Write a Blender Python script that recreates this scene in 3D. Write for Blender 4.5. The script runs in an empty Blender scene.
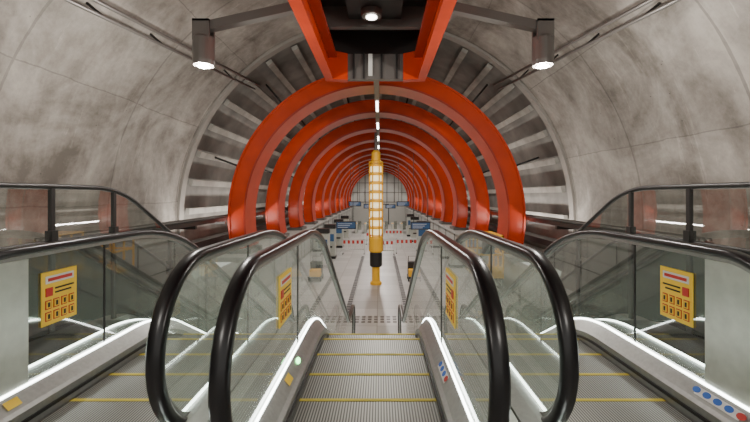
import bpy, math, random
from mathutils import Vector
random.seed(3)
D=bpy.data
scene=bpy.context.scene
def link(o,parent=None):
    scene.collection.objects.link(o)
    if parent: o.parent=parent
    return o
def empty(name):
    o=D.objects.new(name,None); o.empty_display_size=.2
    return link(o)
# ---------------- materials
def mat(name,col,rough=.5,metal=0,noise=0,nscale=8,bump=0,emit=0,ecol=None,spec=None):
    m=D.materials.new(name); m.use_nodes=True
    nt=m.node_tree; b=nt.nodes['Principled BSDF']
    b.inputs['Base Color'].default_value=(*col,1)
    b.inputs['Roughness'].default_value=rough
    b.inputs['Metallic'].default_value=metal
    if spec is not None: b.inputs['Specular IOR Level'].default_value=spec
    if emit:
        b.inputs['Emission Color'].default_value=(*(ecol or col),1)
        b.inputs['Emission Strength'].default_value=emit
    if noise or bump:
        tc=nt.nodes.new('ShaderNodeTexCoord')
        n=nt.nodes.new('ShaderNodeTexNoise'); n.inputs['Scale'].default_value=nscale; n.inputs['Detail'].default_value=6
        nt.links.new(tc.outputs['Object'],n.inputs['Vector'])
        if noise:
            r=nt.nodes.new('ShaderNodeValToRGB')
            r.color_ramp.elements[0].position=.3; r.color_ramp.elements[1].position=.7
            r.color_ramp.elements[0].color=(*[c*(1-noise) for c in col],1)
            r.color_ramp.elements[1].color=(*[min(1,c*(1+noise)) for c in col],1)
            nt.links.new(n.outputs['Fac'],r.inputs['Fac']); nt.links.new(r.outputs['Color'],b.inputs['Base Color'])
        if bump:
            bp=nt.nodes.new('ShaderNodeBump'); bp.inputs['Strength'].default_value=bump; bp.inputs['Distance'].default_value=.02
            nt.links.new(n.outputs['Fac'],bp.inputs['Height']); nt.links.new(bp.outputs['Normal'],b.inputs['Normal'])
    return m
def glassmat(name,tint,glow_mix=.0,base=.07,power=3.5,gain=.8):
    m=D.materials.new(name); m.use_nodes=True; nt=m.node_tree
    nt.nodes.clear(); N=nt.nodes
    out=N.new('ShaderNodeOutputMaterial')
    tr=N.new('ShaderNodeBsdfTransparent'); tr.inputs[0].default_value=(*tint,1)
    gl=N.new('ShaderNodeBsdfGlossy'); gl.inputs['Color'].default_value=(1,1,1,1); gl.inputs['Roughness'].default_value=.02
    df=N.new('ShaderNodeBsdfDiffuse'); df.inputs[0].default_value=(.66,.72,.67,1)  # pale diffuse mixed in to paint a glow into the panes
    lw=N.new('ShaderNodeLayerWeight'); lw.inputs[0].default_value=.5
    pw=N.new('ShaderNodeMath'); pw.operation='POWER'; pw.inputs[1].default_value=power
    ma=N.new('ShaderNodeMath'); ma.operation='MULTIPLY_ADD'; ma.inputs[1].default_value=gain; ma.inputs[2].default_value=base
    nt.links.new(lw.outputs['Facing'],pw.inputs[0]); nt.links.new(pw.outputs[0],ma.inputs[0])
    mx=N.new('ShaderNodeMixShader'); mm=N.new('ShaderNodeMixShader'); mm.inputs[0].default_value=glow_mix
    nt.links.new(tr.outputs[0],mm.inputs[1]); nt.links.new(df.outputs[0],mm.inputs[2])
    nt.links.new(ma.outputs[0],mx.inputs[0]); nt.links.new(mm.outputs[0],mx.inputs[1]); nt.links.new(gl.outputs[0],mx.inputs[2])
    nt.links.new(mx.outputs[0],out.inputs[0])
    return m
CZ=-.6; RW=5.0
def concrete():
    m=D.materials.new('cast_concrete'); m.use_nodes=True; nt=m.node_tree; N=nt.nodes; L=nt.links
    b=N['Principled BSDF']; b.inputs['Roughness'].default_value=.7
    tc=N.new('ShaderNodeTexCoord'); sp=N.new('ShaderNodeSeparateXYZ'); L.new(tc.outputs['Object'],sp.inputs[0])
    def math_(op,a,b_=None,c=None):
        n=N.new('ShaderNodeMath'); n.operation=op
        for i,v in enumerate((a,b_,c)):
            if v is None: continue
            if isinstance(v,(int,float)): n.inputs[i].default_value=v
            else: L.new(v,n.inputs[i])
        return n.outputs[0]
    z=math_('ADD',sp.outputs['Z'],-CZ)
    ang=math_('ARCTAN2',sp.outputs['X'],z)
    cb=N.new('ShaderNodeCombineXYZ'); L.new(math_('MULTIPLY',ang,RW),cb.inputs[0]); L.new(sp.outputs['Y'],cb.inputs[1])
    def noise(scale,detail,sx=1,sy=1,dist=0,off=0,rough=.6):
        mp=N.new('ShaderNodeMapping'); mp.inputs['Scale'].default_value=(sx,sy,1); mp.inputs['Location'].default_value=(off,off,off)
        L.new(cb.outputs[0],mp.inputs[0]); n=N.new('ShaderNodeTexNoise')
        n.inputs['Scale'].default_value=scale; n.inputs['Detail'].default_value=detail; n.inputs['Distortion'].default_value=dist
        n.inputs['Roughness'].default_value=rough
        L.new(mp.outputs[0],n.inputs['Vector']); return n.outputs['Fac']
    big=noise(.55,8,1,1,1.2); streak=noise(1.0,7,.45,1.6,.8,5); fine=noise(6,9,1,1,0,2,.75)
    v=math_('ADD',math_('MULTIPLY',big,.66),math_('ADD',math_('MULTIPLY',streak,.32),math_('MULTIPLY',fine,.24)))
    r=N.new('ShaderNodeValToRGB'); e=r.color_ramp.elements
    e[0].position=.47; e[0].color=(.115,.10,.084,1); e[1].position=.73; e[1].color=(.40,.37,.33,1)
    x=r.color_ramp.elements.new(.54); x.color=(.19,.17,.148,1)
    x=r.color_ramp.elements.new(.61); x.color=(.265,.243,.215,1)
    L.new(v,r.inputs['Fac'])
    fy=math_('FRACT',math_('DIVIDE',math_('ADD',sp.outputs['Y'],math_('MULTIPLY',streak,.15)),2.4)); jy=math_('LESS_THAN',fy,.016)
    fa=math_('FRACT',math_('DIVIDE',math_('ADD',math_('ADD',ang,10.12),math_('MULTIPLY',big,.03)),.393)); ja=math_('LESS_THAN',fa,.010)
    # each cast panel slightly different
    iy=math_('FLOOR',math_('DIVIDE',math_('ADD',sp.outputs['Y'],math_('MULTIPLY',streak,.15)),2.4))
    ia=math_('FLOOR',math_('DIVIDE',math_('ADD',math_('ADD',ang,10.12),math_('MULTIPLY',big,.03)),.393))
    cw=N.new('ShaderNodeCombineXYZ'); L.new(iy,cw.inputs[0]); L.new(ia,cw.inputs[1])
    wn=N.new('ShaderNodeTexWhiteNoise'); L.new(cw.outputs[0],wn.inputs['Vector'])
    pv=math_('MULTIPLY',wn.outputs['Value'],.16)
    j=math_('MULTIPLY',math_('MAXIMUM',jy,ja),.32)
    vo=N.new('ShaderNodeTexVoronoi'); vo.inputs['Scale'].default_value=3.2; L.new(cb.outputs[0],vo.inputs['Vector'])
    hole=math_('MULTIPLY',math_('LESS_THAN',vo.outputs['Distance'],.04),.5)
    st=noise(2.2,5,.3,2.5,.6,11); pale=math_('MULTIPLY',math_('GREATER_THAN',st,.65),-.2)
    k=math_('SUBTRACT',1.06,math_('ADD',math_('ADD',math_('MAXIMUM',j,hole),pale),pv))
    hs=N.new('ShaderNodeMix'); hs.data_type='RGBA'; hs.blend_type='MULTIPLY'; hs.inputs[0].default_value=1
    L.new(r.outputs[0],hs.inputs[6]); cc=N.new('ShaderNodeCombineColor')
    for i in range(3): L.new(k,cc.inputs[i])
    L.new(cc.outputs[0],hs.inputs[7]); L.new(hs.outputs[2],b.inputs['Base Color'])
    bp=N.new('ShaderNodeBump'); bp.inputs['Strength'].default_value=.6; bp.inputs['Distance'].default_value=.06
    L.new(v,bp.inputs['Height']); L.new(bp.outputs[0],b.inputs['Normal'])
    return m
M_CON=concrete()
M_DARKWALL=mat('concourse_lining',(.17,.16,.145),.8,noise=.25,nscale=2)
M_SLAT=mat('acoustic_slat_grey',(.30,.285,.255),.7,noise=.2,nscale=3)
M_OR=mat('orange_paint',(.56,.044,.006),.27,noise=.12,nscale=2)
M_ORD=mat('orange_paint_shaded',(.34,.024,.004),.33,noise=.12,nscale=2)  # same orange darkened: shade painted into rib soffits and gantry lips
M_ST=mat('brushed_steel',(.34,.345,.33),.42,.75,noise=.08,nscale=30)
M_STL=mat('satin_steel_panel',(.58,.60,.55),.38,.75,noise=.08,nscale=12)
M_BLK=mat('handrail_rubber',(.006,.006,.007),.3)
M_DK=mat('dark_metal',(.03,.028,.027),.45,.4)
M_DKP=mat('added_dark_mirror',(.22,.23,.22),.05,1)  # dark mirror for the lower guard, added to throw back bright lines
M_DKC=mat('dark_cover',(.05,.052,.05),.3,.5)
M_GREY=mat('grey_painted_metal',(.15,.14,.13),.45,.5)
M_WALLP=mat('concourse_wall_panel',(.33,.325,.305),.5,noise=.1,nscale=1)
M_YEL=mat('yellow_paint',(.88,.47,.02),.5)
M_YL=mat('yellow_step_line',(.62,.50,.05),.6)
M_SIGN=mat('sign_yellow',(.95,.64,.04),.5)
M_RED=mat('sign_red',(.55,.03,.02),.5)
M_BLUE=mat('sign_blue',(.02,.13,.55),.5)
M_WH=mat('white_plastic',(.7,.7,.68),.5)
M_LED=mat('led_white',(1,1,1),.5,emit=13,ecol=(.95,1,.95))
M_LEDW=mat('led_warm',(1,1,1),.5,emit=12,ecol=(1,.95,.85))
M_GRN=mat('green_indicator',(.1,.8,.2),.5,emit=8,ecol=(.25,1,.3))
M_SCR=mat('blue_display',(.008,.02,.05),.3,emit=.12,ecol=(.15,.4,.8))
M_GLASS=glassmat('balustrade_glass',(.80,.87,.82),glow_mix=.34)
M_GLASSO=glassmat('outer_balustrade_glass',(.74,.82,.76),glow_mix=.06,base=.1,power=2.5)
M_GUARD=glassmat('guard_glass',(.62,.64,.60),glow_mix=.03,base=.09,power=1.8,gain=.45)
def stepmat():
    m=D.materials.new('grooved_step'); m.use_nodes=True; nt=m.node_tree; b=nt.nodes['Principled BSDF']
    b.inputs['Metallic'].default_value=.6; b.inputs['Roughness'].default_value=.45
    tc=nt.nodes.new('ShaderNodeTexCoord'); w=nt.nodes.new('ShaderNodeTexWave'); w.bands_direction='X'
    w.inputs['Scale'].default_value=16
    nt.links.new(tc.outputs['Object'],w.inputs['Vector'])
    r=nt.nodes.new('ShaderNodeValToRGB'); r.color_ramp.elements[0].position=.2; r.color_ramp.elements[0].color=(.10,.10,.092,1)
    r.color_ramp.elements[1].position=.7; r.color_ramp.elements[1].color=(.36,.365,.335,1)
    nt.links.new(w.outputs['Fac'],r.inputs[0]); nt.links.new(r.outputs[0],b.inputs['Base Color'])
    return m
M_STEP=stepmat()
def floormat():
    m=D.materials.new('terrazzo_tiles'); m.use_nodes=True; nt=m.node_tree; b=nt.nodes['Principled BSDF']
    b.inputs['Roughness'].default_value=.35
    tc=nt.nodes.new('ShaderNodeTexCoord'); br=nt.nodes.new('ShaderNodeTexBrick')
    br.offset=0; br.inputs['Scale'].default_value=1; br.inputs['Brick Width'].default_value=.9; br.inputs['Row Height'].default_value=.9
    br.inputs['Mortar Size'].default_value=.012; br.inputs['Color1'].default_value=(.36,.35,.33,1); br.inputs['Color2'].default_value=(.47,.455,.43,1)
    br.inputs['Mortar'].default_value=(.2,.19,.175,1)
    nt.links.new(tc.outputs['Object'],br.inputs['Vector']); nt.links.new(br.outputs['Color'],b.inputs['Base Color'])
    return m
M_FLOOR=floormat()
# ---------------- mesh helpers
def mesh(name,verts,faces,m,parent=None,smooth=False):
    me=D.meshes.new(name); me.from_pydata(verts,[],faces); me.update()
    if smooth:
        for p in me.polygons: p.use_smooth=True
    me.materials.append(m)
    o=D.objects.new(name,me); link(o,parent)
    return o
def boxdata(x0,x1,y0,y1,z0,z1):
    v=[(x0,y0,z0),(x1,y0,z0),(x1,y1,z0),(x0,y1,z0),(x0,y0,z1),(x1,y0,z1),(x1,y1,z1),(x0,y1,z1)]
    f=[(0,3,2,1),(4,5,6,7),(0,1,5,4),(1,2,6,5),(2,3,7,6),(3,0,4,7)]
    return v,f
def boxes(name,lst,m,parent=None,bevel=0):
    V=[];F=[]
    for b in lst:
        v,f=boxdata(*b); n=len(V); V+=v; F+=[tuple(i+n for i in q) for q in f]
    o=mesh(name,V,F,m,parent)
    if bevel:
        md=o.modifiers.new('bev','BEVEL'); md.width=bevel; md.segments=2
    return o
def sweep3(name,pts,secfun,m,parent=None,closed_sec=True,smooth=True,caps=True):
    V=[];F=[]; n=None
    for i in range(len(pts)):
        s=secfun(i); n=len(s); V+=s
    K=len(pts)
    for i in range(K-1):
        a=i*n; b=(i+1)*n
        for j in range(n if closed_sec else n-1):
            k=(j+1)%n
            F.append((a+j,a+k,b+k,b+j))
    if caps and closed_sec:
        F.append(tuple(range(n))[::-1]); F.append(tuple((K-1)*n+j for j in range(n)))
    return mesh(name,V,F,m,parent,smooth)
def tube(name,pts,r,m,parent=None,seg=10):
    P=[Vector(p) for p in pts]
    def sec(i):
        t=(P[min(i+1,len(P)-1)]-P[max(i-1,0)]).normalized()
        up=Vector((0,0,1)) if abs(t.z)<.95 else Vector((0,1,0))
        a=t.cross(up).normalized(); b=t.cross(a)
        return [tuple(P[i]+a*r*math.cos(2*math.pi*j/seg)+b*r*math.sin(2*math.pi*j/seg)) for j in range(seg)]
    return sweep3(name,P,sec,m,parent)
def lathe(name,prof,cx,cy,m,parent=None,seg=24):
    V=[];F=[]
    for j in range(seg):
        a=2*math.pi*j/seg
        for r,z in prof: V.append((cx+r*math.cos(a),cy+r*math.sin(a),z))
    n=len(prof)
    for j in range(seg):
        k=(j+1)%seg
        for i in range(n-1): F.append((j*n+i,k*n+i,k*n+i+1,j*n+i+1))
    F.append(tuple(j*n for j in range(seg))[::-1]); F.append(tuple(j*n+n-1 for j in range(seg)))
    return mesh(name,V,F,m,parent,False)
def arc(name,a0,a1,y0,y1,ri,ro,m,parent=None,n=64):
    def sec(i):
        a=math.radians(a0+(a1-a0)*i/n); c,s=math.cos(a),math.sin(a)
        return [(ri*c,y0,CZ+ri*s),(ro*c,y0,CZ+ro*s),(ro*c,y1,CZ+ro*s),(ri*c,y1,CZ+ri*s)]
    return sweep3(name,range(n+1),sec,m,parent,smooth=False)
# ---------------- room shell
YR=9.7; YE=52; NR=12
arc('ceiling',35,145,-7,YR,RW,RW+.3,M_CON,n=120)
arc('wall_right',-46,35,-7,YR,RW,RW+.3,M_CON,n=90)
arc('wall_left',145,226,-7,YR,RW,RW+.3,M_CON,n=90)
arc('ceiling_concourse',35,145,YR,YE,RW+.02,RW+.3,M_DARKWALL,n=60)
arc('wall_concourse_right',-16,35,YR,YE,RW+.02,RW+.3,M_DARKWALL,n=40)
arc('wall_concourse_left',145,196,YR,YE,RW+.02,RW+.3,M_DARKWALL,n=40)
ZF=-4.0
boxes('floor',[(-3.7,3.7,1.5,YE,ZF-.2,ZF)],M_FLOOR)
boxes('floor_upper',[(-4.9,4.9,-7,1.69,-1.75,-1.5),(-4.9,-3.1,1.69,4.9,-1.75,-1.5),(3.1,4.9,1.69,4.9,-1.75,-1.5)],M_FLOOR)
ZL=-1.6
for s,nm in ((-1,'wall_concourse_lower_left'),(1,'wall_concourse_lower_right')):
    a,b=sorted((s*3.5,s*3.7)); c,d=sorted((s*3.40,s*4.95))
    boxes(nm,[(a,b,4.95,YE,ZF,ZL-.12),(c,d,YR+.1,YE,ZL-.12,ZL)],M_WALLP)
    a,b=sorted((s*3.48,s*3.5))
    boxes('trim_panel_joint',[(a,b,y,y+.03,ZF,ZL-.12) for y in [6+2.3*i for i in range(20)]]+[(a,b,4.95,YE,ZF+1.1,ZF+1.13)],M_DK)
we=empty('wall_end')
boxes('panel',[(-5,5,YE,YE+.2,-4,4.4)],mat('end_wall_paint',(.42,.42,.39),.7),we)
boxes('door_frame',[(-1.3,-1.2,YE-.06,YE,-4,-1.3),(1.2,1.3,YE-.06,YE,-4,-1.3),(-1.3,1.3,YE-.06,YE,-1.3,-1.2),(-.03,.03,YE-.06,YE,-4,-1.3)],M_DK,we)
boxes('mullion',[(x,x+.08,YE-.06,YE,-1,3.6) for x in (-3,-2,-1,0,1,2,3)]+[(-4,4,YE-.06,YE,z,z+.08) for z in (-1,.3,1.6)],M_GREY,we)
arc('trim_ring',-42,222,YR-.10,YR+.12,RW-.06,RW+.01,mat('concrete_edge',(.27,.25,.225),.7),n=120)
# acoustic fins
V=[];F=[]
def addarcbox(a0,a1,y0,y1,ri,ro):
    n=len(V)
    for a in (a0,a1):
        a=math.radians(a); c,s=math.cos(a),math.sin(a)
        V.extend([(ri*c,y0,CZ+ri*s),(ro*c,y0,CZ+ro*s),(ro*c,y1,CZ+ro*s),(ri*c,y1,CZ+ri*s)])
    F.extend([(n,n+1,n+2,n+3),(n+4,n+7,n+6,n+5),(n,n+4,n+5,n+1),(n+1,n+5,n+6,n+2),(n+2,n+6,n+7,n+3),(n+3,n+7,n+4,n)])
SP=3.45; Y1=10.5
for b in range(NR):
    y0=Y1+SP*(b-1)+.3; y1=Y1+SP*b+.3
    if b==0: y0,y1=YR+.2,Y1+.3
    a=-1
    while a<182:
        addarcbox(a,a+1.9,y0,y1,4.84,4.94); a+=8.9
mesh('acoustic_fin_lining',V,F,M_SLAT)
# ribs
A0=math.degrees(math.asin((ZL+.06-CZ)/4.08))
def rib(y):
    root=empty('orange_arch_rib')
    a0,a1,n=A0,180-A0,90
    def ring(nm,prof,m):
        def sec(i):
            a=math.radians(a0+(a1-a0)*i/n); c,s=math.cos(a),math.sin(a)
            return [(r*c,yy,CZ+r*s) for r,yy in prof]
        sweep3(nm,range(n+1),sec,m,root,smooth=False)
    ro,ri=4.08,3.60; w=.85
    ring('outer_flange',[(ro,y-.02),(ro,y+w+.02),(ro-.05,y+w+.02),(ro-.05,y-.02)],M_OR)
    ring('web',[(ro-.05,y+.02),(ro-.05,y+w-.02),(ri+.05,y+w-.02),(ri+.05,y+.02)],M_OR)
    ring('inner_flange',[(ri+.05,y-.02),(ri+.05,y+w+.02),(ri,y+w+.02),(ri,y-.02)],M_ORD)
    for s in (-1,1):
        a,b=sorted((s*3.42,s*4.1))
        boxes('base_shoe',[(a,b,y-.08,y+w+.08,ZL,ZL+.12)],M_GREY,root)
    for a in (20,50,75,105,130,160):
        a=math.radians(a)
        p=[(4.05*math.cos(a),y+.25,CZ+4.05*math.sin(a)),(4.83*math.cos(a),y+.25,CZ+4.83*math.sin(a))]
        tube('tie_rod',p,.03,M_DK,root,6)
for i in range(NR): rib(Y1+SP*i)
sp=empty('spine_light_rail')
boxes('housing',[(-.07,.07,7.85,YE-1,2.82,2.96)],M_GREY,sp)
boxes('diffuser',[(-.035,.035,y,y+1.4,2.805,2.825) for y in [11.5+SP*i for i in range(11)]],M_LEDW,sp)
boxes('hanger',[(-.02,.02,y,y+.04,2.96,3.0) for y in [Y1+.2+SP*i for i in range(NR)]],M_DK,sp)
for s in (-1,1):
    t=empty('cable_tray')
    def bx(a,b,*r): return (min(s*a,s*b),max(s*a,s*b),*r)
    boxes('tray',[bx(4.45,4.2,5,YE-1,-.72,-.62),bx(4.7,4.35,5,YE-1,-1.3,-1.15)],M_DK,t)
    boxes('brackets',[bx(4.95,4.2,y,y+.08,-.8,-.72) for y in [5.5+1.7*i for i in range(27)]],M_DK,t)
    for k in range(3):
        tube('cable',[(s*(4.24+.08*k),5,-.59),(s*(4.24+.08*k),40,-.59)],.03,M_GREY,t,6)
    c=empty('lighting_conduit')
    A=Vector((s*3.85,2,2.12)); B=Vector((s*3.25,10.2,2.82))
    for off in (0,.12):
        o=Vector((-s*off,0,off*.9)); tube('pipe',[A+o,B+o],.028,M_GREY,c,8)
    for k in range(6):
        p=A+(B-A)*((k+.5)/6.5); d=Vector((p.x,0,p.z-CZ)).normalized()
        tube('hanger',[p,p+d*.3],.02,M_DK,c,6)
# ---------------- overhead orange gantry
g=empty('overhead_gantry')
zb=2.3; hw=1.0; ye=7.7; zt=3.25
for s in (-1,1):
    sec=[(s*hw,zb),(s*(hw-.16),zb),(s*(hw-.16),zb+.05),(s*(hw-.05),zb+.05),(s*(hw-.10),zt),(s*(hw-.02),zt)]
    ys=[-2,ye]
    sweep3('side_beam',ys,lambda i:[(x,ys[i],z) for x,z in sec],M_OR,g,smooth=False)
    sec3=[(s*(hw-.08),zb+.42),(s*(hw-.24),zb+.42),(s*(hw-.24),zb+.47),(s*(hw-.08),zb+.47)]
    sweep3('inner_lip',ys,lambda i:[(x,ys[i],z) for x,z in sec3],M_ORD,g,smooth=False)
    sec2=[(s*hw,zb),(s*.55,zb-.02),(s*.55,zb+.5),(s*hw,zb+.6)]
    yz=[ye-.12,ye+.05]
    sweep3('end_cheek',yz,lambda i:[(x,yz[i],z) for x,z in sec2],M_OR,g,smooth=False)
boxes('roof_plate',[(-hw,hw,-2,ye,zt,zt+.06)],M_DK,g)
boxes('end_beam',[(-.55,.55,ye-.1,ye+.05,zb,zb+.5)],M_GREY,g)
boxes('end_beam_stiffener',[(x,x+.04,ye-.14,ye-.1,zb,zb+.5) for x in (-.45,-.25,.1,.4)],M_DK,g)
boxes('end_top',[(-hw+.1,hw-.1,ye-.08,ye+.02,zb+.5,zt)],M_DK,g)
boxes('cross_beams',[(-hw+.06,hw-.06,y,y+.12,zt-.35,zt) for y in (1.5,3.4,5.2,6.6)],M_GREY,g)
boxes('service_duct',[(-.45,.45,2,6.9,zt-.22,zt-.02)],M_DK,g)
for yy in (5.55,6.3):
    lathe('downlight',[(.16,zt-.32),(.17,zt-.30),(.17,zt-.2)],-.05,yy,M_GREY,g)
    lathe('downlight_lens',[(.09,zt-.335),(.09,zt-.32)],-.05,yy,M_LEDW,g)
boxes('end_light',[(-.14,-.06,ye-.16,ye-.14,zb+.05,zb+.48)],mat('pale_fitting',(.5,.5,.45),.5,emit=.2,ecol=(1,.95,.85)),g)
LX=2.28
for s in (-1,1):
    l=empty('pendant_floodlight')
    y=5.15; p0=Vector((s*1.0,y,2.53)); p1=Vector((s*2.22,y,2.26))
    def sec(i):
        p=(p0,p1)[i]; h=.06
        return [(p.x,y-.06,p.z-h),(p.x,y+.06,p.z-h),(p.x,y+.06,p.z+h),(p.x,y-.06,p.z+h)]
    sweep3('arm',[0,1],sec,M_GREY,l,smooth=False)
    boxes('bracket',[(s*LX-.11,s*LX+.11,y-.1,y-.06,2.05,2.33),(s*LX-.11,s*LX+.11,y+.06,y+.1,2.05,2.33),(s*LX-.11,s*LX+.11,y-.1,y+.1,2.30,2.33)],M_GREY,l)
    lathe('lamp_body',[(.05,2.14),(.13,2.12),(.14,2.09),(.14,1.80),(.13,1.74),(.11,1.74)],s*LX,y,M_GREY,l)
    lathe('lens',[(.08,1.725),(.08,1.745)],s*LX,y,M_LEDW,l)
    boxes('foot',[(min(s*.96,s*1.06),max(s*.96,s*1.06),y-.14,y+.14,2.4,2.66)],M_GREY,l)
# ---------------- escalators
SLOPE=math.radians(30)
YB=3.68
def basepath(ys,yend=9.9,yb=YB):
    P=[]
    n=6
    for i in range(n): P.append((ys+(yb-ys)*i/n,-1.5,0))
    R=1.5
    for i in range(11):
        t=SLOPE*i/10; P.append((yb+R*math.sin(t),-1.5-R+R*math.cos(t),t))
    y0,z0=yb+R*.5,-1.5-R+R*math.cos(SLOPE)
    R2=1.8; z1=ZF+R2*(1-math.cos(SLOPE)); y1=y0+(z0-z1)/math.tan(SLOPE)
    for i in range(1,8): P.append((y0+(y1-y0)*i/8,z0+(z1-z0)*i/8,SLOPE))
    yc=y1+R2*.5
    for i in range(11):
        t=SLOPE*(1-i/10); P.append((yc-R2*math.sin(t),ZF+R2-R2*math.cos(t),t))
    for i in range(1,4): P.append((yc+(yend-yc)*i/3,ZF,0))
    return P
def off(p,n): y,z,t=p; return (y+n*math.sin(t),z+n*math.cos(t))
def zpath(y):
    P=basepath(1.9,9.9)
    for a,b in zip(P,P[1:]):
        if a[0]<=y<=b[0]: return a[1]+(b[1]-a[1])*(y-a[0])/(b[0]-a[0])
    return -1.5 if y<3 else ZF
def pictos(root,x,face,y0,y1,z0,z1):
    e=.006*face
    def b(n,a0,a1,c0,c1,k,m):
        xa=x+e*k; xb=x+e*(k+1)
        boxes(n,[(min(xa,xb),max(xa,xb),y0+(y1-y0)*a0,y0+(y1-y0)*a1,z0+(z1-z0)*c0,z0+(z1-z0)*c1)],m,root)
    b('notice_board',0,1,0,1,1,M_SIGN)
    b('notice_header',.10,.90,.78,.92,1.5,M_WH)
    b('notice_header_text',.16,.84,.82,.88,2,M_RED)
    b('warning_symbol',.10,.28,.54,.70,2,M_RED)
    b('notice_text',.36,.9,.65,.68,1.6,M_DK); b('notice_text',.36,.82,.57,.60,1.6,M_DK)
    for r in range(2):
        for c in range(4):
            a=.09+c*.22; z=.08+r*.22
            b('pictogram_frame',a,a+.16,z,z+.17,1.5,M_RED)
            b('pictogram',a+.02,a+.14,z+.02,z+.15,2,M_SIGN)
            b('figure',a+.055,a+.105,z+.04,z+.13,2.5,M_DK)
def sticker(root,name,cx,s,y,m,ry,rw=.035,round_=True,lift=.003,n0=.18):
    V=[]; n=16 if round_ else 4
    ax,an=.565,n0
    ux,un=(.07,.08); l=math.hypot(ux,un); ux/=l; un/=l
    for k in range(n):
        a=2*math.pi*(k+.5)/n
        rr=1 if round_ else 1.35
        u=math.cos(a)*rw*rr; v=math.sin(a)*ry*rr
        V.append((cx+s*(ax+ux*u-.004),y+v,-1.5+an+un*u+lift))
    mesh(name,V,[tuple(range(n))],m,root)
def escalator(cx,yn,outer=None):
    root=empty('escalator')
    r=.50; H=1.13
    P=basepath(1.85)
    V=[];LV=[]
    y=2.02
    while y<9.6:
        z=zpath(y+.2)
        V.append((cx-.5,cx+.5,y,y+.397,z-.25,z))
        LV.append((cx-.5,cx+.5,y+.365,y+.397,z,z+.004)); 
        y+=.4
    boxes('step_treads',V,M_STEP,root); boxes('step_edge_lines',LV,M_YL,root)
    boxes('comb_plate',[(cx-.6,cx+.6,1.7,2.02,-1.5,-1.485),(cx-.6,cx+.6,9.5,9.95,ZF,ZF+.015)],M_STL,root)
    for s in (-1,1):
        isout=(outer==s)
        sec=[(.505,-.25),(.505,.12),(.53,.14),(.60,.22),(.68,.225),(.78,.215),(.78,-.5),(.6,-.5)]
        sweep3('skirt_and_deck',P,lambda i:[(cx+s*x,*off(P[i],n)) for x,n in sec],M_ST,root,smooth=False)
        led=[(.597,.222),(.597,.234),(.610,.238),(.610,.222)]
        sweep3('deck_light_line',P,lambda i:[(cx+s*x,*off(P[i],n)) for x,n in led],M_LED,root,smooth=False)
        br=[(.49,.05),(.507,.05),(.507,.07),(.49,.07)]
        sweep3('skirt_brush',P,lambda i:[(cx+s*x,*off(P[i],n)) for x,n in br],M_BLK,root,smooth=False)
        HP=[]
        for i in range(25):
            a=math.radians(-80-190*i/24)
            HP.append((yn+r*math.cos(a),-1.5+H-r+r*math.sin(a)))
        nn=len(HP)
        Q=[p for p in P if p[0]>yn+.05]
        HP+= [off(p,H) for p in Q]
        yE=HP[-1][0]
        for i in range(1,17):
            a=math.radians(90-180*i/16)
            HP.append((yE+r*math.cos(a),ZF+H-r+r*math.sin(a)))
        def hs(i):
            a=HP[max(i-1,0)]; b=HP[min(i+1,len(HP)-1)]
            ty,tz=b[0]-a[0],b[1]-a[1]; l=math.hypot(ty,tz); ty/=l; tz/=l
            ny,nz=-tz,ty
            out=[]
            for x,n in ((-.035,-.028),(-.046,-.012),(-.044,.012),(-.03,.026),(.03,.026),(.044,.012),(.046,-.012),(.035,-.028)):
                out.append((cx+s*.62+x,HP[i][0]+ny*n,HP[i][1]+nz*n))
            return out
        sweep3('handrail',HP,hs,M_BLK,root)
        def gs(i):
            a=HP[max(i-1,0)]; b=HP[min(i+1,len(HP)-1)]
            ty,tz=b[0]-a[0],b[1]-a[1]; l=math.hypot(ty,tz); ny,nz=-tz/l,ty/l
            return [(cx+s*.62+x,HP[i][0]+ny*n,HP[i][1]+nz*n) for x,n in ((-.02,-.055),(-.02,-.026),(.02,-.026),(.02,-.055))]
        sweep3('handrail_guide',HP,gs,M_ST,root,smooth=False)
        top=[];bot=[]
        for i in range(13,nn): top.append((HP[i][0]+.03,HP[i][1]-.03)); bot.append((HP[i][0]+.03,-1.40))
        for p in Q: top.append(off(p,H-.04)); bot.append(off(p,.22))
        for i in range(1,9):
            a=math.radians(90-180*i/16); top.append((yE+r*math.cos(a)-.03,ZF+H-r+r*math.sin(a)-.03)); bot.append((yE+r*math.cos(a)-.03,ZF+.1))
        xg=cx+s*.62
        GV=[]
        for t,b in zip(top,bot): GV+= [(xg,*t),(xg,*b)]
        mesh('glass_panel',GV,[(2*i,2*i+1,2*i+3,2*i+2) for i in range(len(top)-1)],M_GLASSO if isout else M_GLASS,root)
        boxes('glass_joint',[(xg-.006,xg+.006,3.3,3.312,-1.28,-.43)],M_DK,root)
    return root
S=1.67
E0=escalator(0,2.19); E1=escalator(-S,2.44,-1); E2=escalator(S,2.44,1)
pictos(E0,-.62,1,2.66,3.02,-.93,-.57)
pictos(E0,.62,-1,2.66,3.02,-.93,-.57)
pictos(E1,-S-.62,1,2.68,2.99,-.93,-.55)
pictos(E2,S+.62,-1,2.68,2.99,-.93,-.55)
for s,E in ((-1,E1),(1,E2)):
    x=s*(S+.62)
    boxes('newel_panel',[(x-.012,x+.012,1.98,2.58,-1.28,-.43)],M_STL,E)
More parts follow.
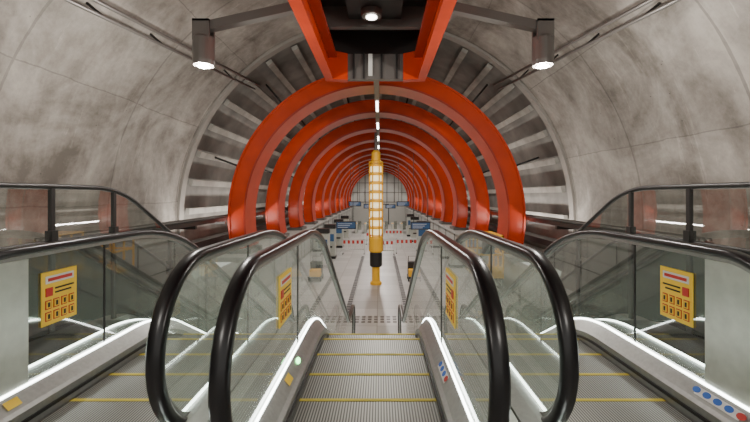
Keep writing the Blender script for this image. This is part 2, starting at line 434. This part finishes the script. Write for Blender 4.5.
# safety label strips: white rectangle with blue round pictograms
sticker(E2,'label_backing',S,1,2.43,M_WH,.17,.030,False)
sticker(E0,'label_backing',0,1,2.86,M_WH,.15,.030,False)
for k in range(5):
    sticker(E2,'pictogram_sticker',S,1,2.27+.08*k,M_RED if k==0 else M_BLUE,.030,.022,True,.006)
    if k<4: sticker(E0,'pictogram_sticker',0,1,2.74+.08*k,M_RED if k==0 else M_BLUE,.030,.022,True,.006)
sticker(E1,'capacity_label',-S,-1,2.42,M_SIGN,.05,.03,False)
sticker(E0,'capacity_label',0,-1,2.74,M_SIGN,.06,.03,False)
sticker(E0,'direction_indicator',0,-1,3.05,M_GRN,.05,.022)
P=basepath(1.9)
for s in (-1,1):
    c=empty('escalator_side_cladding')
    sec=[(.785,.20),(.885,.20),(.885,-.3),(.785,-.3)]
    sweep3('centre_cover',P,lambda i:[(s*x,*off(P[i],n)) for x,n in sec],M_STL,c,smooth=False)
    sec=[(2.455,.21),(2.98,.21),(2.98,-.3),(2.455,-.3)]
    sweep3('outer_cover',P,lambda i:[(s*x,*off(P[i],n)) for x,n in sec],M_DKC,c,smooth=False)
    sec=[(2.52,.212),(2.52,.225),(2.535,.225),(2.535,.212)]
    sweep3('added_glow_strip',P,lambda i:[(s*x,*off(P[i],n)) for x,n in sec],M_LED,c,smooth=False)  # glowing strip added outside the glass to feed its bright diagonals
    G=empty('glass_guard_railing')
    xg=s*3.04
    Q=basepath(-1.5,9.4,4.2)
    top=[(p[0],p[1]+1.58) for p in Q if p[0]<9.4]
    tube('top_rail',[(xg,y,z) for y,z in top],.026,M_DK,G,8)
    tube('mid_rail',[(xg,y,z-.53) for y,z in top],.02,M_DK,G,8)
    V=[];
    for (y,z) in top: V+=[(xg,y,z-.03),(xg,y,z-.51)]
    mesh('glass',V,[(2*i,2*i+1,2*i+3,2*i+2) for i in range(len(top)-1)],M_GUARD,G)
    V=[]
    for (y,z) in top: V+=[(xg,y,z-.55),(xg,y,z-1.45)]
    mesh('lower_panel',V,[(2*i,2*i+1,2*i+3,2*i+2) for i in range(len(top)-1)],M_DKP,G)
    ps=[]
    for y in (-.6,.6,1.8,2.75,3.65,4.5,5.7,6.9,8.1,9.3):
        zz=None
        for a,b in zip(top,top[1:]):
            if a[0]<=y<=b[0]: zz=a[1]+(b[1]-a[1])*(y-a[0])/(b[0]-a[0]); break
        if zz is None: continue
        ps.append((xg-.018,xg+.018,y-.022,y+.022,zz-1.5,zz))
        ps.append((xg-.035,xg+.035,y-.035,y+.035,zz-.62,zz-.42))
    boxes('posts',ps,M_DK,G)
# ---------------- central totem column
t=empty('illuminated_totem_column'); cy=17.2; cx=-.09
lathe('base',[(.26,-4),(.26,-3.9),(.18,-3.85),(.18,-3.2)],cx,cy,M_YEL,t)
lathe('collar',[(.24,-3.2),(.28,-3.15),(.28,-2.6),(.24,-2.55)],cx,cy,M_DK,t)
lathe('lower_sleeve',[(.28,-2.55),(.32,-2.5),(.32,-1.95),(.28,-1.85)],cx,cy,M_YEL,t)
M_BAND=mat('lit_shelf',(.8,.74,.5),.5,emit=1.1,ecol=(1,.88,.5))
M_AMB=mat('amber_core',(.6,.42,.15),.5,emit=.3,ecol=(1,.7,.25))
lathe('core',[(.16,-1.9),(.16,1.4)],cx,cy,M_AMB,t)
for k in range(8):
    z=-1.8+k*.40
    lathe('shelf_ring',[(.16,z+.03),(.25,z+.03),(.25,z+.27),(.16,z+.27)],cx,cy,M_BAND,t)
    lathe('shelf_edge',[(.2,z+.29),(.31,z+.29),(.31,z+.37),(.2,z+.37)],cx,cy,M_YEL,t)
for a in range(6):
    a=a*math.pi/3+.0
    tube('stile',[(cx+.29*math.cos(a),cy+.29*math.sin(a),-1.9),(cx+.29*math.cos(a),cy+.29*math.sin(a),1.5)],.03,M_YEL,t,6)
lathe('cap',[(.30,1.42),(.30,1.5),(.20,1.55),(.20,1.9),(.1,2.0)],cx,cy,M_YEL,t)
lathe('mast',[(.07,2.0),(.07,2.80)],cx,cy,M_GREY,t)
# ---------------- concourse items
for s in (-1,1):
    tac=empty('tactile_paving')
    b=[]
    yy=10.4
    while yy<25:
        b.append((s*1.02-.09,s*1.02+.09,yy,yy+.25,ZF,ZF+.006)); yy+=.32
    boxes('strip',b,M_DK,tac)
tac=empty('tactile_paving')
boxes('strip',[(-.9+.2*i,-.9+.2*i+.12,12.0+.25*j,12.15+.25*j,ZF,ZF+.006) for i in range(10) for j in range(3)],M_GREY,tac)
def ticket_machine(x,y,s):
    r=empty('ticket_machine')
    boxes('cabinet',[(x-.33,x+.33,y,y+.6,ZF+.15,ZF+1.9)],M_STL,r,.03)
    boxes('plinth',[(x-.35,x+.35,y-.03,y+.63,ZF,ZF+.15)],M_DK,r)
    boxes('screen',[(x-.25,x+.25,y-.02,y,ZF+1.1,ZF+1.55)],M_SCR,r)
    boxes('header',[(x-.35,x+.35,y-.05,y+.4,ZF+1.9,ZF+2.15)],M_DK,r)
    boxes('tray',[(x-.15,x+.15,y-.06,y,ZF+.7,ZF+.8)],M_DK,r)
for (x,y) in ((-3.05,21),(-3.05,24),(-3.05,29),(-3.05,34)): ticket_machine(x,y,1)
for (x,y) in ((3.05,27),(3.05,32.5),(3.05,37)): ticket_machine(x,y,1)
def hang_sign(x,y,z,w,h):
    r=empty('hanging_information_sign')
    boxes('case',[(x-w/2,x+w/2,y,y+.12,z,z+h)],M_DK,r,.01)
    boxes('screen',[(x-w/2+.05,x+w/2-.05,y-.01,y,z+.06,z+h-.06)],M_SCR,r)
    for k in range(3):
        boxes('text_line',[(x-w/2+.12,x+w*(.1+.1*k),y-.015,y-.01,z+h*(.2+.23*k),z+h*(.25+.23*k))],M_WH,r)
    zt=CZ+math.sqrt(4.8**2-x*x)
    for d in (-.35,.35):
        tube('drop_rod',[(x+d*w,y+.06,z+h),(x+d*w,y+.06,zt)],.015,M_DK,r,6)
hang_sign(-2.3,26.9,-2.4,1.4,.55); hang_sign(2.55,23.2,-2.1,1.2,.48)
hang_sign(-1.9,30.3,-.9,1.0,.4); hang_sign(1.9,30.3,-.9,1.0,.4); hang_sign(-.9,37,-1.3,1.2,.45); hang_sign(1.1,37,-1.3,1.0,.4)
def barrier(x,y,w=1.5):
    r=empty('crowd_barrier')
    b=[(x-w/2,x+w/2,y,y+.04,ZF+.95,ZF+1.05),(x-w/2,x+w/2,y,y+.04,ZF+.25,ZF+.32),(x-w/2,x-w/2+.05,y,y+.04,ZF+.05,ZF+1.05),(x+w/2-.05,x+w/2,y,y+.04,ZF+.05,ZF+1.05)]
    boxes('frame',b,M_WH,r)
    boxes('bars',[(x-w/2+.15*k,x-w/2+.15*k+.03,y,y+.03,ZF+.3,ZF+.97) for k in range(1,10)],M_WH,r)
    boxes('board',[(x-w/2+.05+.3*k,x-w/2+.2+.3*k,y-.02,y,ZF+.7,ZF+.92) for k in range(5)],M_RED,r)
    boxes('feet',[(x-w/2,x-w/2+.06,y-.25,y+.3,ZF,ZF+.05),(x+w/2-.06,x+w/2,y-.25,y+.3,ZF,ZF+.05)],M_DK,r)
for k,(x,y) in enumerate(((-1.7,26),(.3,25.6),(1.93,26.3),(-.3,31),(1.3,33))): barrier(x,y)
def gate(x,y):
    r=empty('fare_gate')
    boxes('cabinet',[(x-.14,x+.14,y,y+1.8,ZF,ZF+1.0)],M_STL,r,.04)
    boxes('reader',[(x-.1,x+.1,y+.1,y+.35,ZF+1.0,ZF+1.06)],M_YEL,r)
    boxes('paddle',[(x+.14,x+.5,y+.9,y+.93,ZF+.3,ZF+1.2)],M_GUARD,r)
for k in range(6): gate(-2.4+k*.95,40)
def wheels(r,pts,rad,wd):
    for (x,y) in pts:
        V=[]
        for k in range(16):
            a=2*math.pi*k/16; V+=[(x,y+rad*math.cos(a),ZF+rad+rad*math.sin(a)),(x+wd,y+rad*math.cos(a),ZF+rad+rad*math.sin(a))]
        mesh('wheel',V,[(2*k,2*k+1,(2*k+3)%32,(2*k+2)%32) for k in range(16)]+[tuple(range(0,32,2)),tuple(range(1,32,2))],M_BLK,r)
r=empty('cleaning_cart'); X,Y=1.68,17.6
boxes('tray',[(X-.3,X+.3,Y,Y+.8,ZF+.14,ZF+.22)],M_DK,r)
boxes('bucket',[(X-.26,X+.26,Y+.05,Y+.4,ZF+.22,ZF+.55)],M_YEL,r,.03)
boxes('tank',[(X-.27,X+.27,Y+.42,Y+.78,ZF+.22,ZF+.85)],M_DK,r,.03)
tube('handle',[(X-.22,Y+.78,ZF+.2),(X-.22,Y+.86,ZF+1.05),(X+.22,Y+.86,ZF+1.05),(X+.22,Y+.78,ZF+.2)],.02,M_GREY,r)
wheels(r,[(X-.3,Y+.1),(X+.24,Y+.1),(X-.3,Y+.7),(X+.24,Y+.7)],.08,.05)
r=empty('scissor_lift')
X,Y=3.0,10.1
boxes('chassis',[(X-.36,X+.36,Y,Y+1.3,ZF+.2,ZF+.55)],M_YEL,r,.02)
wheels(r,[(X-.36,Y+.2),(X+.27,Y+.2),(X-.36,Y+1.05),(X+.27,Y+1.05)],.18,.09)
for k in range(5):
    z=ZF+.55+k*.25
    for dx in (-.3,.3):
        tube('scissor_arm',[(X+dx,Y+.05,z),(X+dx,Y+1.25,z+.25)],.035,M_DK,r,6); tube('scissor_arm',[(X+dx,Y+.05,z+.25),(X+dx,Y+1.25,z)],.035,M_DK,r,6)
zp=ZF+1.8
boxes('platform',[(X-.36,X+.36,Y,Y+1.3,zp,zp+.14)],M_YEL,r)
boxes('toe_board',[(X-.36,X+.36,Y-.01,Y+.01,zp+.14,zp+.32)],M_YEL,r)
boxes('cage',[(X-.36+a,X-.32+a,Y+c,Y+c+.04,zp+.1,zp+1.1) for a in (0,.68) for c in (0,.42,.84,1.26)]+[(X-.36,X+.36,Y+c,Y+c+.04,z,z+.05) for c in (0,1.26) for z in (zp+.6,zp+1.08)]+[(X-.36+a,X-.32+a,Y,Y+1.3,z,z+.05) for a in (0,.68) for z in (zp+.6,zp+1.08)],M_YEL,r)
boxes('control_box',[(X-.2,X+.1,Y-.06,Y+.1,zp+.65,zp+.95)],M_DK,r)
# ---------------- lights
def point(x,y,z,e,r=.1,col=(1,.95,.88)):
    l=D.lights.new('bulb_and_fill_light','POINT'); l.energy=e; l.shadow_soft_size=r; l.color=col
    o=D.objects.new('bulb_and_fill_light',l); o.location=(x,y,z); link(o)
def area(x,y,z,sx,sy,e,rot,col=(1,.95,.88)):
    l=D.lights.new('rail_and_fill_light','AREA'); l.shape='RECTANGLE'; l.size=sx; l.size_y=sy; l.energy=e; l.color=col
    o=D.objects.new('rail_and_fill_light',l); o.location=(x,y,z); o.rotation_euler=rot; link(o)
for s in (-1,1): point(s*LX,5.15,1.62,190,.06)
for s in (-1,1): point(s*2.35,-1.5,1.6,200,.15)  # unseen fill added behind the camera, no fitting here
for i in range(6): area(0,12.5+i*6.9,2.79,.12,2.5,330,(0,0,0))
for i in range(4):
    for s in (-1,1): area(s*4.55,12+i*12,-1.0,.12,6,150,(0,math.radians(180-s*10),0))  # upward fill added along the ledges to brighten the vault behind the ribs
for s in (-1,1): area(s*3.6,3,-1.3,.15,5,80,(0,math.radians(180),0))  # upward fill added behind the guards to brighten the near vault
w=D.worlds.new('World'); scene.world=w; w.use_nodes=True
w.node_tree.nodes['Background'].inputs[0].default_value=(1,.96,.9,1); w.node_tree.nodes['Background'].inputs[1].default_value=1.0
# ---------------- camera
c=D.cameras.new('Camera'); c.sensor_width=36; c.lens=383/750*36; c.shift_x=-5/750; c.shift_y=-16/750; c.clip_end=200; c.clip_start=.05
o=D.objects.new('Camera',c); o.location=(.09,0,0); o.rotation_euler=(math.pi/2,0,0); link(o); scene.camera=o
